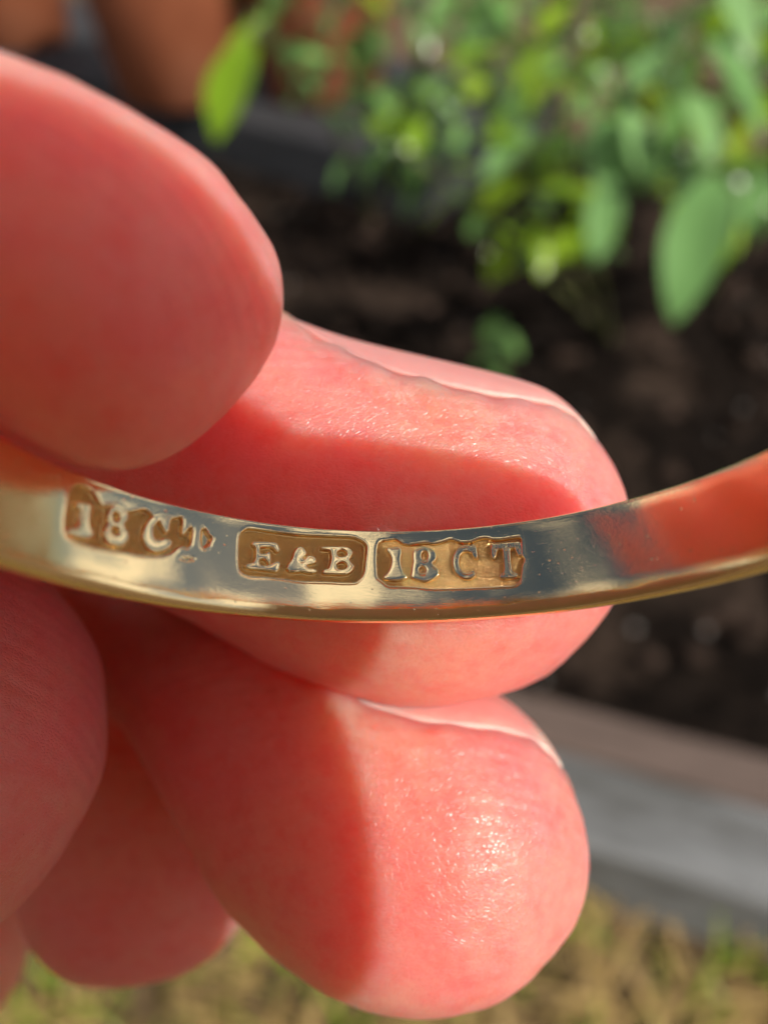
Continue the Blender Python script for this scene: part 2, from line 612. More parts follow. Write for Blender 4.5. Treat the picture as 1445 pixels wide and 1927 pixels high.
def plant(name, stems, label, group='leafy plants in the bed', leaf_me=(LEAF_A, LEAF_B, LEAF_C), size=(0.017, 0.032), per=9, lime=0.25, start=0.35):
    root = Vector(stems[0][0])
    e = empty(name, root)
    tag(e, label, 'plant', group)
    for st in stems:
        pts = bez(st)
        tube('stem', pts, 0.0026, 0.0011, M_STEM, e)
        for k in range(per):
            t = start + (1 - start) * (k + random.random() * 0.6) / per
            i = min(int(t * (len(pts) - 1)), len(pts) - 2)
            p = pts[i].lerp(pts[i + 1], t * (len(pts) - 1) - i)
            tg = (pts[i + 1] - pts[i]).normalized()
            a = k * 2.4 + random.uniform(-0.4, 0.4)
            x = tg.orthogonal().normalized(); y = tg.cross(x)
            d = tg * random.uniform(0.2, 0.7) + (x * math.cos(a) + y * math.sin(a)) + Vector((0, 0, -0.35))
            me = LEAF_L if random.random() < lime else random.choice(leaf_me)
            add_leaf(e, p, d, random.uniform(*size), me, random.uniform(-0.5, 0.5))
    return e


def root_at(px, py):
    p = on_plane(px, py, ZS)
    return Vector((p.x, p.y, zsoil(p.x, p.y) - 0.004))


def leaf_px(parent, b, t, me, roll=0.0):
    """one leaf from its foot to its tip, both as (px, py, metres)"""
    B, T = wat(*b), wat(*t)
    add_leaf(parent, B, T - B, (T - B).length, me, roll)


random.seed(21)
r1 = root_at(1150, 640)
pl = plant('leafy_plant', [(r1, wat(1060, 500, 0.42), wat(960, 250, 0.36), wat(860, 110, 0.33)),
                           (r1, wat(1120, 500, 0.42), wat(1080, 220, 0.38), wat(1010, 60, 0.35)),
                           (r1, wat(1000, 480, 0.45), wat(820, 330, 0.42), wat(720, 250, 0.40))],
           'bushy leafy plant in the middle of the bed with bright yellow green shoots', lime=0.45, per=22)
r2 = root_at(1330, 560)
p2 = plant('leafy_plant', [(r2, wat(1330, 420, 0.40), wat(1300, 180, 0.33), wat(1220, 40, 0.30)),
                           (r2, wat(1400, 420, 0.40), wat(1420, 230, 0.34), wat(1330, 330, 0.27)),
                           (r2, wat(1380, 300, 0.42), wat(1450, 60, 0.36), wat(1420, -60, 0.33))],
           'leafy plant at the right edge with large pale drooping leaves', lime=0.22, per=20)
for b_, t_, ro in (((1345, 325, 0.270), (1268, 590, 0.255), 0.15), ((1150, 330, 0.300), (1122, 485, 0.290), 0.1), ((1180, 200, 0.300), (1232, 350, 0.290), -0.1),
                   ((1130, 210, 0.310), (1160, 390, 0.30), 0.2), ((1300, 170, 0.280), (1348, 292, 0.27), 0.0), ((1360, -70, 0.25), (1425, 97, 0.245), 0.1),
                   ((1330, 60, 0.28), (1455, 235, 0.27), -0.2), ((1250, 90, 0.30), (1180, 160, 0.29), 0.1), ((1440, 330, 0.28), (1400, 420, 0.27), 0.1),
                   ((1000, 240, 0.32), (905, 330, 0.31), 0.0)):
    leaf_px(p2, b_, t_, LEAF_P, ro)
for b_, t_, ro in (((950, 90, 0.31), (830, 105, 0.30), 0.0), ((1010, 150, 0.31), (1085, 150, 0.30), 0.1), ((930, 190, 0.32), (985, 160, 0.31), -0.2),
                   ((900, 260, 0.32), (985, 250, 0.31), 0.1), ((820, 190, 0.34), (745, 240, 0.33), 0.0), ((1000, 290, 0.32), (1060, 250, 0.31), 0.2),
                   ((1350, 310, 0.28), (1430, 290, 0.275), 0.0), ((1050, 90, 0.32), (960, 150, 0.31), 0.1), ((920, 330, 0.33), (850, 300, 0.32), 0.1)):
    leaf_px(pl, b_, t_, LEAF_L, ro)
r3 = root_at(700, 420)
p3 = plant('leafy_plant', [(r3, wat(680, 300, 0.60), wat(560, 110, 0.52), wat(470, 40, 0.46)),
                           (r3, wat(720, 260, 0.62), wat(700, 60, 0.56), wat(680, -40, 0.52))],
           'smaller leafy plant in front of the pots with one lime green hanging leaf', lime=0.2, per=8)
leaf_px(p3, (470, 70, 0.30), (392, 245, 0.29), LEAF_L, 0.1)
leaf_px(p3, (500, 30, 0.32), (420, 100, 0.31), LEAF_L, 0.2)
tube('stem', bez((wat(560, 110, 0.52), wat(520, 40, 0.4), wat(465, 75, 0.30)), 12), 0.0014, 0.0009, M_STEM, p3)
r4 = root_at(955, 740)
p4 = plant('seedling', [(r4, wat(950, 690, 0.46), wat(940, 650, 0.43), wat(935, 610, 0.41))],
           'single short seedling on the soil above the index finger', per=3, size=(0.018, 0.024), lime=0.0, group='seedlings')
leaf_px(p4, (930, 590, 0.40), (935, 690, 0.395), LEAF_A, 0.5)
r5 = root_at(1010, 330)
p5 = plant('leafy_plant', [(r5, wat(940, 200, 0.52), wat(900, 60, 0.47), wat(840, -60, 0.44)),
                           (r5, wat(1100, 180, 0.52), wat(1150, 40, 0.47), wat(1160, -80, 0.44)),
                           (r5, wat(1000, 180, 0.52), wat(1010, 60, 0.48), wat(1060, -60, 0.45))],
           'dark leafy plant at the back of the bed, behind the bright shoots', lime=0.08, per=20)

random.seed(33)
for (rx, ry, dx, dd, lab) in ((820, 300, -60, 0.62, 'dark bushy plant between the pots and the bright shoots'),
                              (1240, 330, 20, 0.60, 'dense leafy plant at the back right of the bed'),
                              (1420, 430, 30, 0.50, 'leafy plant cut by the right edge, low against the soil')):
    r_ = root_at(rx, ry)
    plant('leafy_plant', [(r_, wat(rx + dx + k * 90, ry - 130, dd), wat(rx + dx + k * 190, ry - 260, dd - 0.08), wat(rx + dx * 2 + k * 260, ry - 420, dd - 0.12)) for k in (-1, -0.4, 0.3, 1)],
          lab, lime=0.12, per=16, size=(0.026, 0.046), start=0.12)

# bright weeds in the straw, lower left
wr = on_plane(400, 1870, 0.0)
wd = empty('weed', wr)
tag(wd, 'bright green weed growing in the straw below the curled fingers', 'plant')
for b_, t_ in (((470, 1830, 0.385), (500, 1730, 0.37)), ((460, 1840, 0.385), (420, 1780, 0.38)), ((290, 1905, 0.39), (240, 1850, 0.38)), ((300, 1900, 0.39), (350, 1850, 0.385)),
               ((480, 1840, 0.385), (545, 1800, 0.38)), ((280, 1910, 0.39), (300, 1990, 0.37)), ((470, 1850, 0.39), (440, 1920, 0.375))):
    leaf_px(wd, b_, t_, LEAF_L, 0.0)
    leaf_px(wd, (b_[0] + 20, b_[1] + 25, b_[2]), (t_[0] + 45, t_[1] + 10, t_[2] - 0.01), LEAF_L, 0.4)
tube('stem', bez((wr, wat(440, 1860, 0.39), wat(470, 1830, 0.385)), 8), 0.0012, 0.0009, M_STEM, wd)
tube('stem', bez((wr, wat(330, 1910, 0.395), wat(290, 1905, 0.39)), 8), 0.0012, 0.0009, M_STEM, wd)

# ------------------------------------------------------------------ lawn
def grass(name, n, mat, label, lo, hi, flat, seed):
    rn = random.Random(seed)
    V, Fc = [], []
    for k in range(n):
        p = mid + nrm * rn.uniform(-0.42, -0.004) + dirv * rn.uniform(-0.55, 0.35)
        h = rn.uniform(lo, hi); a = rn.uniform(0, 6.283); w = rn.uniform(0.0012, 0.0028)
        lean = rn.uniform(0.2, 0.9) * flat
        dx, dy = math.cos(a), math.sin(a)
        o = len(V)
        for i in range(4):
            t = i / 3
            ww = w * (1 - 0.85 * t)
            off = h * lean * t * t
            z = h * t * (1 - 0.55 * lean * t) + 0.0015
            cx_, cy_ = p.x + dx * off, p.y + dy * off
            V.append((cx_ - dy * ww, cy_ + dx * ww, z)); V.append((cx_ + dy * ww, cy_ - dx * ww, z))
        for i in range(3):
            Fc.append((o + 2 * i, o + 2 * i + 1, o + 2 * i + 3, o + 2 * i + 2))
    return tag(link(name, mesh_np(name, V, Fc), mat), label, 'grass', kind='stuff')


grass('grass', 1300, M_GRASS, 'sparse green grass growing in front of the sleeper', 0.02, 0.05, 1.0, 3)
grass('dry_straw', 4200, M_STRAW, 'dry straw and dead grass lying on the brown earth', 0.02, 0.055, 1.5, 4)

# ------------------------------------------------------------------ the ring
RI = 9.0
AX = np.array([-0.01745118, 0.92729665, -0.37392027])
E1 = np.array([0.99982296, 0.01881608, 0.0])
FAR = np.array([0.00703571, -0.37385408, -0.92746085])
RC = np.array([0.57664672, 1.71452609, -12.43803516])
MARKS = {
'A_rec':[(-9.08,0.73),(-8.99,0.89),(-8.84,0.99),(-8.66,1.01),(-8.49,0.98),(-8.36,0.85),(-8.28,0.74),(-8.17,0.68),(-7.95,0.78),(-7.84,0.80),(-7.66,0.73),(-7.55,0.72),(-7.42,0.77),(-7.10,0.94),(-6.96,0.87),(-6.86,0.78),(-6.58,0.85),(-6.42,0.84),(-6.28,0.91),(-6.14,0.98),(-6.10,0.91),(-6.08,0.48),(-6.04,0.50),(-5.92,0.72),(-5.84,0.77),(-5.81,0.62),(-5.83,0.28),(-5.93,0.17),(-6.11,0.19),(-6.29,-0.04),(-6.47,-0.14),(-6.85,-0.24),(-7.30,-0.29),(-7.38,-0.28),(-7.97,-0.35),(-8.57,-0.38),(-8.82,-0.35),(-9.02,-0.26),(-9.07,-0.08),(-9.09,0.20),(-9.08,0.55)],
'A_1':[(-8.85,0.55),(-8.48,0.61),(-8.50,0.39),(-8.48,0.14),(-8.41,0.01),(-8.33,-0.05),(-8.41,-0.18),(-8.62,-0.22),(-8.84,-0.22),(-8.98,-0.21),(-8.93,-0.11),(-8.76,-0.05),(-8.70,0.11),(-8.70,0.32),(-8.72,0.43),(-8.83,0.47)],
'A_8':[(-8.01,0.63),(-8.02,0.48),(-7.99,0.37),(-7.98,0.30),(-8.04,0.16),(-8.05,0.04),(-8.01,-0.09),(-7.88,-0.15),(-7.70,-0.16),(-7.56,-0.13),(-7.46,0.03),(-7.45,0.16),(-7.55,0.27),(-7.62,0.37),(-7.53,0.53),(-7.53,0.65),(-7.59,0.72),(-7.74,0.80),(-7.88,0.80)],
'A_8h1':[(-7.71,0.54),(-7.72,0.47),(-7.75,0.40),(-7.80,0.37),(-7.86,0.37),(-7.90,0.41),(-7.92,0.48),(-7.92,0.56),(-7.89,0.62),(-7.84,0.66),(-7.78,0.65),(-7.73,0.61)],
'A_8h2':[(-7.68,0.20),(-7.68,0.13),(-7.72,0.07),(-7.78,0.04),(-7.84,0.04),(-7.89,0.07),(-7.92,0.13),(-7.91,0.20),(-7.87,0.26),(-7.81,0.30),(-7.75,0.30),(-7.70,0.26)],
'A_C':[(-6.83,0.81),(-6.96,0.68),(-7.06,0.46),(-7.08,0.24),(-7.03,0.06),(-6.90,-0.05),(-6.71,-0.08),(-6.50,-0.00),(-6.36,0.13),(-6.33,0.26),(-6.40,0.28),(-6.50,0.30),(-6.62,0.21),(-6.74,0.19),(-6.82,0.24),(-6.85,0.39),(-6.85,0.51),(-6.78,0.66),(-6.70,0.75),(-6.62,0.62),(-6.52,0.47),(-6.46,0.48),(-6.44,0.61),(-6.44,0.79),(-6.34,0.91),(-6.59,0.91)],
'A_dot':[(-5.61,0.73),(-5.51,0.81),(-5.44,0.73),(-5.37,0.63),(-5.27,0.57),(-5.31,0.47),(-5.35,0.33),(-5.47,0.22),(-5.57,0.29),(-5.61,0.47)],
'A_gouge':[(-6.08,-0.11),(-5.82,-0.04),(-5.71,-0.08),(-5.94,-0.14)],
'B_rec':[(-4.58,0.72),(-4.52,0.86),(-4.36,1.01),(-4.09,1.02),(-3.69,1.01),(-2.92,0.99),(-2.27,1.02),(-1.47,1.04),(-1.22,0.92),(-1.10,0.81),(-1.10,0.62),(-1.14,0.32),(-1.17,0.02),(-1.25,-0.14),(-1.40,-0.27),(-1.61,-0.29),(-2.25,-0.28),(-2.89,-0.31),(-3.39,-0.28),(-3.77,-0.28),(-4.22,-0.31),(-4.41,-0.27),(-4.53,-0.17),(-4.56,-0.02),(-4.58,0.37)],
'B_E':[(-4.20,0.63),(-3.60,0.70),(-3.51,0.64),(-3.47,0.49),(-3.54,0.44),(-3.63,0.55),(-3.73,0.58),(-3.94,0.55),(-4.01,0.53),(-4.02,0.37),(-3.96,0.32),(-3.82,0.35),(-3.78,0.41),(-3.72,0.40),(-3.71,0.13),(-3.76,0.11),(-3.82,0.21),(-3.97,0.23),(-4.02,0.13),(-3.99,0.03),(-3.91,0.00),(-3.71,0.04),(-3.60,0.13),(-3.47,0.18),(-3.45,0.09),(-3.50,-0.10),(-3.65,-0.09),(-3.96,-0.08),(-4.34,-0.09),(-4.37,-0.03),(-4.18,0.05),(-4.12,0.10),(-4.09,0.25),(-4.10,0.49),(-4.21,0.55)],
'B_and':[(-3.00,0.60),(-2.90,0.65),(-2.82,0.62),(-2.74,0.49),(-2.79,0.42),(-2.89,0.32),(-2.87,0.25),(-2.80,0.27),(-2.71,0.39),(-2.64,0.41),(-2.52,0.39),(-2.48,0.28),(-2.53,0.23),(-2.68,0.20),(-2.75,0.14),(-2.68,0.05),(-2.50,0.05),(-2.45,0.00),(-2.58,-0.05),(-2.73,-0.04),(-2.89,-0.02),(-3.04,-0.05),(-3.19,-0.05),(-3.25,0.01),(-3.21,0.14),(-3.10,0.31),(-3.07,0.48)],
'B_andh':[(-2.83,0.30),(-2.84,0.26),(-2.87,0.25),(-2.89,0.26),(-2.90,0.29),(-2.89,0.32),(-2.87,0.34),(-2.84,0.32)],
'B_B':[(-2.19,0.70),(-1.66,0.73),(-1.54,0.67),(-1.49,0.58),(-1.53,0.46),(-1.60,0.37),(-1.53,0.28),(-1.45,0.20),(-1.47,0.12),(-1.56,0.02),(-1.69,-0.04),(-2.07,-0.05),(-2.28,-0.05),(-2.28,0.00),(-2.26,0.04),(-2.13,0.08),(-2.08,0.23),(-2.05,0.42),(-2.08,0.61),(-2.18,0.63),(-2.34,0.63),(-2.34,0.68)],
'B_Bh1':[(-1.63,0.55),(-1.65,0.48),(-1.71,0.44),(-1.78,0.42),(-1.85,0.43),(-1.91,0.47),(-1.93,0.53),(-1.91,0.60),(-1.85,0.65),(-1.78,0.67),(-1.71,0.65),(-1.65,0.61)],
'B_Bh2':[(-1.63,0.19),(-1.65,0.13),(-1.71,0.08),(-1.78,0.06),(-1.86,0.07),(-1.92,0.12),(-1.94,0.18),(-1.92,0.25),(-1.86,0.30),(-1.79,0.32),(-1.71,0.31),(-1.65,0.26)],
'C_rec':[(-0.82,0.74),(-0.73,0.93),(-0.50,0.96),(-0.30,0.99),(-0.20,0.92),(-0.10,0.84),(0.05,0.80),(0.20,0.83),(0.55,0.86),(0.75,0.80),(1.01,0.86),(1.21,0.92),(1.34,0.86),(1.48,0.80),(1.74,0.79),(1.88,0.84),(2.04,0.88),(2.20,0.87),(2.33,0.80),(2.60,0.78),(2.90,0.80),(3.10,0.79),(3.09,0.53),(3.07,0.28),(3.15,0.15),(3.07,-0.00),(3.04,-0.16),(2.98,-0.44),(2.81,-0.53),(2.50,-0.51),(1.96,-0.49),(1.41,-0.47),(0.51,-0.44),(0.22,-0.38),(-0.23,-0.36),(-0.52,-0.36),(-0.70,-0.20),(-0.82,-0.11),(-0.84,0.32)],
'C_1':[(-0.53,0.72),(-0.17,0.74),(-0.17,0.56),(-0.21,0.39),(-0.18,0.17),(-0.13,0.01),(-0.01,-0.10),(-0.13,-0.16),(-0.37,-0.19),(-0.68,-0.14),(-0.52,0.01),(-0.44,0.17),(-0.40,0.39),(-0.45,0.56),(-0.53,0.64)],
'C_8':[(0.17,0.63),(0.40,0.74),(0.57,0.70),(0.72,0.63),(0.78,0.48),(0.76,0.37),(0.64,0.28),(0.70,0.17),(0.83,0.06),(0.82,-0.07),(0.67,-0.17),(0.49,-0.24),(0.30,-0.19),(0.09,-0.12),(0.13,0.08),(0.15,0.25),(0.18,0.33),(0.16,0.44)],
'C_8h1':[(0.58,0.48),(0.56,0.40),(0.52,0.34),(0.46,0.32),(0.41,0.35),(0.37,0.41),(0.36,0.49),(0.38,0.58),(0.42,0.63),(0.48,0.65),(0.53,0.63),(0.57,0.57)],
'C_8h2':[(0.51,0.08),(0.49,0.02),(0.45,-0.03),(0.39,-0.04),(0.34,-0.02),(0.30,0.02),(0.28,0.09),(0.30,0.15),(0.34,0.19),(0.40,0.21),(0.45,0.19),(0.49,0.14)],
'C_C':[(1.85,0.58),(1.76,0.65),(1.66,0.69),(1.56,0.70),(1.46,0.67),(1.37,0.60),(1.30,0.51),(1.25,0.40),(1.23,0.27),(1.24,0.14),(1.27,0.02),(1.33,-0.08),(1.42,-0.16),(1.51,-0.21),(1.61,-0.22),(1.71,-0.20),(1.81,-0.14),(1.75,-0.01),(1.70,-0.06),(1.64,-0.08),(1.58,-0.09),(1.51,-0.07),(1.46,-0.02),(1.41,0.05),(1.38,0.13),(1.37,0.22),(1.38,0.31),(1.40,0.39),(1.43,0.47),(1.49,0.53),(1.54,0.56),(1.61,0.57),(1.67,0.55),(1.73,0.51)],
'C_Cs':[(1.72,0.66),(1.86,0.70),(1.89,0.34),(1.82,0.34),(1.76,0.48)],
'C_Ts':[(2.28,0.66),(2.44,0.66),(2.43,0.50),(2.35,0.28),(2.29,0.28)],
'C_T':[(2.59,0.64),(2.77,0.64),(2.75,0.20),(2.77,-0.16),(2.90,-0.22),(2.90,-0.31),(2.46,-0.29),(2.46,-0.21),(2.59,-0.15),(2.61,0.20)],
'C_Tr':[(2.92,0.65),(3.06,0.64),(3.05,0.28),(2.99,0.28),(2.92,0.50)],
'C_Tb':[(2.30,0.66),(3.05,0.64),(3.04,0.52),(2.32,0.53)],
}


def inside_poly(P, poly):
    x, y = P[:, 0], P[:, 1]
    c = np.zeros(len(P), bool)
    q = np.array(poly); n = len(q); j = n - 1
    for i in range(n):
        xi, yi = q[i]; xj, yj = q[j]
        if yi != yj:
            c ^= ((yi > y) != (yj > y)) & (x < (xj - xi) * (y - yi) / (yj - yi) + xi)
        j = i
    return c


def dist_poly(P, poly):
    q = np.array(poly); d = np.full(len(P), 9.0)
    for a, b in zip(q, np.roll(q, -1, 0)):
        ab = b - a; L = (ab * ab).sum()
        if L < 1e-12: continue
        t = np.clip(((P - a) @ ab) / L, 0, 1)
        d = np.minimum(d, np.hypot(*(P - a - t[:, None] * ab).T))
    return d


def chaikin(poly, it=2):
    q = np.array(poly, float)
    for _ in range(it):
        nx = np.roll(q, -1, 0)
        q = np.stack([q * 0.8 + nx * 0.2, q * 0.2 + nx * 0.8], 1).reshape(-1, 2)
    return q


def stamp_depth(P, rec, letters, holes, wall, D, bold=0.0):
    rec = chaikin(rec, 1)
    ins = inside_poly(P, rec)
    d = dist_poly(P, rec)
    for nm in letters:
        q = chaikin(MARKS[nm], 2)
        il = inside_poly(P, q); dl = dist_poly(P, q)
        for h in holes.get(nm, []):
            ih = inside_poly(P, MARKS[h])
            dh = dist_poly(P, MARKS[h])
            il &= ~ih
            dl = np.minimum(dl, dh)
        sd = np.where(il, -dl, dl) - bold
        ins &= sd > 0
        d = np.minimum(d, np.abs(sd))
    s = np.clip(d / wall, 0, 1)
    s = s * s * (3 - 2 * s)
    lip = -0.016 * np.exp(-(d / 0.045) ** 2) * (1 - np.exp(-(d / 0.018) ** 2))
    return np.where(ins, s * D, lip)


fine = np.arange(-9.35, 3.35, 0.0175)
u_all = np.concatenate([fine, np.arange(3.37, 9.4, 0.06), np.arange(9.45, 2 * math.pi * RI - 9.37, 0.16)])
vin = np.linspace(1.16, -1.0, 124)
nin = len(vin)
prof = [(v, 0.0) for v in vin]
for k in range(1, 13):
    t = R_(90 * k / 12)
    prof.append((-1.0 - 0.29 * math.sin(t), 0.34 * (1 - math.cos(t))))
for k in range(1, 30):
    v = -1.29 + 2.58 * k / 30
    prof.append((v, 0.34 + 0.85 * math.sqrt(max(0, 1 - (v / 1.295) ** 2)) ** 0.9))
for k in range(0, 7):
    t = R_(90 * (1 - k / 7))
    prof.append((1.16 + 0.13 * math.sin(t), 0.24 * (1 - math.cos(t)) if k else 0.30))
prof = np.array(prof)
nu, nv = len(u_all), len(prof)
UU, II = np.meshgrid(u_all, np.arange(nv), indexing='ij')
VV = prof[II, 0]; RR = prof[II, 1].copy()
Pin = np.stack([UU[:, :nin].ravel(), VV[:, :nin].ravel()], 1)
dep = np.zeros(len(Pin))
rgh = np.zeros(len(Pin))
jobs = [('A', ['A_1', 'A_8', 'A_C'], {'A_8': ['A_8h1', 'A_8h2']}, 0.07),
        ('B', ['B_E', 'B_and', 'B_B'], {'B_and': ['B_andh'], 'B_B': ['B_Bh1', 'B_Bh2']}, 0.06),
        ('C', ['C_1', 'C_8', 'C_C', 'C_Cs', 'C_Ts', 'C_T', 'C_Tr', 'C_Tb'], {'C_8': ['C_8h1', 'C_8h2']}, 0.05)]
boxes = {}
for key, let, hol, wall in jobs:
    rec = np.array(MARKS[key + '_rec'])
    lo, hi = rec.min(0) - 0.11, rec.max(0) + 0.11
    if key == 'A': hi[0] = -5.12
    boxes[key] = (lo, hi)
    m = (Pin[:, 0] > lo[0]) & (Pin[:, 0] < hi[0]) & (Pin[:, 1] > lo[1]) & (Pin[:, 1] < hi[1])
    q = Pin[m]
    dd = stamp_depth(q, rec, let, hol, wall, 0.135, 0.018 if key == 'C' else 0.006)
    if key == 'A':
        for mk, w_, D_ in (('A_dot', 0.08, 0.09), ('A_gouge', 0.03, 0.03)):
            d2 = stamp_depth(q, MARKS[mk], [], {}, w_, D_)
            dd = np.where(np.abs(d2) > np.abs(dd), d2, dd)
    dep[m] = np.where(np.abs(dd) > np.abs(dep[m]), dd, dep[m])
rgh = np.clip(dep / 0.135, 0, 1)
# the hand-worked face is not a perfect cylinder
wav = 0.006 * np.sin(Pin[:, 0] * 1.7 + 0.6 + Pin[:, 1]) + 0.004 * np.sin(Pin[:, 0] * 3.9 + Pin[:, 1] * 2.1)
cup = 0.035 * np.clip((np.abs(Pin[:, 1] - 0.08) - 0.75) / 0.4, 0, 1) ** 2
RR[:, :nin] = (dep + wav + cup * 0.6).reshape(nu, nin)
RR[:, nin:] += 0.006 * np.sin(UU[:, nin:] * 1.7 + 0.6) + 0.021 * np.exp(-((II[:, nin:] - nin) / 6.0) ** 2)
th = UU / RI
RAD = RI + RR
P3 = RC + VV[..., None] * AX + RAD[..., None] * (np.sin(th)[..., None] * E1 + np.cos(th)[..., None] * FAR)
verts = P3.reshape(-1, 3)
rec_attr = np.zeros((nu, nv)); rec_attr[:, :nin] = rgh.reshape(nu, nin)
rec_attr = rec_attr.ravel()
M3 = np.array(MM)
verts_w = verts @ M3[:3, :3].T + M3[:3, 3]
iu, iv = np.meshgrid(np.arange(nu), np.arange(nv), indexing='ij')
ju, jv = (iu + 1) % nu, (iv + 1) % nv
quads = np.stack([iu * nv + iv, iu * nv + jv, ju * nv + jv, ju * nv + iv], -1).reshape(-1, 4)
uc = UU.ravel(); vc = VV.ravel(); inn = (iv.ravel() < nin - 1)
owner = np.zeros(len(quads), int)
for k, key in enumerate('ABC'):
    lo, hi = boxes[key]
    owner[inn & (uc > lo[0]) & (uc < hi[0]) & (vc > lo[1]) & (vc < hi[1])] = k + 1


def sub_mesh(name, q):
    ids, inv = np.unique(q, return_inverse=True)
    me = bpy.data.meshes.new(name)
    fl = inv.reshape(-1, 4)
    me.vertices.add(len(ids)); me.vertices.foreach_set('co', verts_w[ids].astype('f4').ravel())
    me.loops.add(fl.size); me.loops.foreach_set('vertex_index', fl.astype('i4').ravel())
    me.polygons.add(len(fl)); me.polygons.foreach_set('loop_start', np.arange(0, fl.size, 4, dtype='i4'))
    me.update(calc_edges=True)
    me.polygons.foreach_set('use_smooth', np.ones(len(fl), bool))
    a = me.attributes.new('recess', 'FLOAT', 'POINT')
    a.data.foreach_set('value', rec_attr[ids].astype('f4'))
    me.update()
    return me


ring_base = MM @ Vector(RC + FAR * RI)
ring = empty('gold_ring', ring_base)
tag(ring, 'polished yellow gold band ring with stamped hallmarks, held in the fingers', 'ring')


def ring_part(name, q, mat, label=None):
    me = sub_mesh(name, q)
    o = link(name, me, mat)
    o.parent = ring
    o.matrix_parent_inverse = Matrix.Translation(-ring_base)
    if label: o['label'] = label
    return o


ring_part('band', quads[owner == 0], M_GOLD)
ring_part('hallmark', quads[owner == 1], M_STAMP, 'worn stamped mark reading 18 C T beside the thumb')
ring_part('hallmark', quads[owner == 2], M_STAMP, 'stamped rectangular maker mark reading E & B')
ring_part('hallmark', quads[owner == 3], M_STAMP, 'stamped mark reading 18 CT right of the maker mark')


# ------------------------------------------------------------------ the hand
def catmull(P, m):
    P = np.array(P, float)
    ext = np.vstack([2 * P[0] - P[1], P, 2 * P[-1] - P[-2]])
    seg = np.linalg.norm(np.diff(P[:, :6], axis=0), axis=1) ** 0.5 + 1e-6
    tk = np.concatenate([[0], np.cumsum(seg)])
    tx = np.concatenate([[-seg[0]], tk, [tk[-1] + seg[-1]]])
    s = np.linspace(0, tk[-1], m)
    out = []
    for v in s:
        i = min(max(np.searchsorted(tk, v, side='right') - 1, 0), len(P) - 2) + 1
        t0, t1, t2, t3 = tx[i - 1:i + 3]
        p0, p1, p2, p3 = ext[i - 1:i + 3]
        A1 = (t1 - v) / (t1 - t0) * p0 + (v - t0) / (t1 - t0) * p1
        A2 = (t2 - v) / (t2 - t1) * p1 + (v - t1) / (t2 - t1) * p2
        A3 = (t3 - v) / (t3 - t2) * p2 + (v - t2) / (t3 - t2) * p3
        B1 = (t2 - v) / (t2 - t0) * A1 + (v - t0) / (t2 - t0) * A2
        B2 = (t3 - v) / (t3 - t1) * A2 + (v - t1) / (t3 - t1) * A3
        out.append((t2 - v) / (t2 - t1) * B1 + (v - t1) / (t2 - t1) * B2)
    return np.array(out)


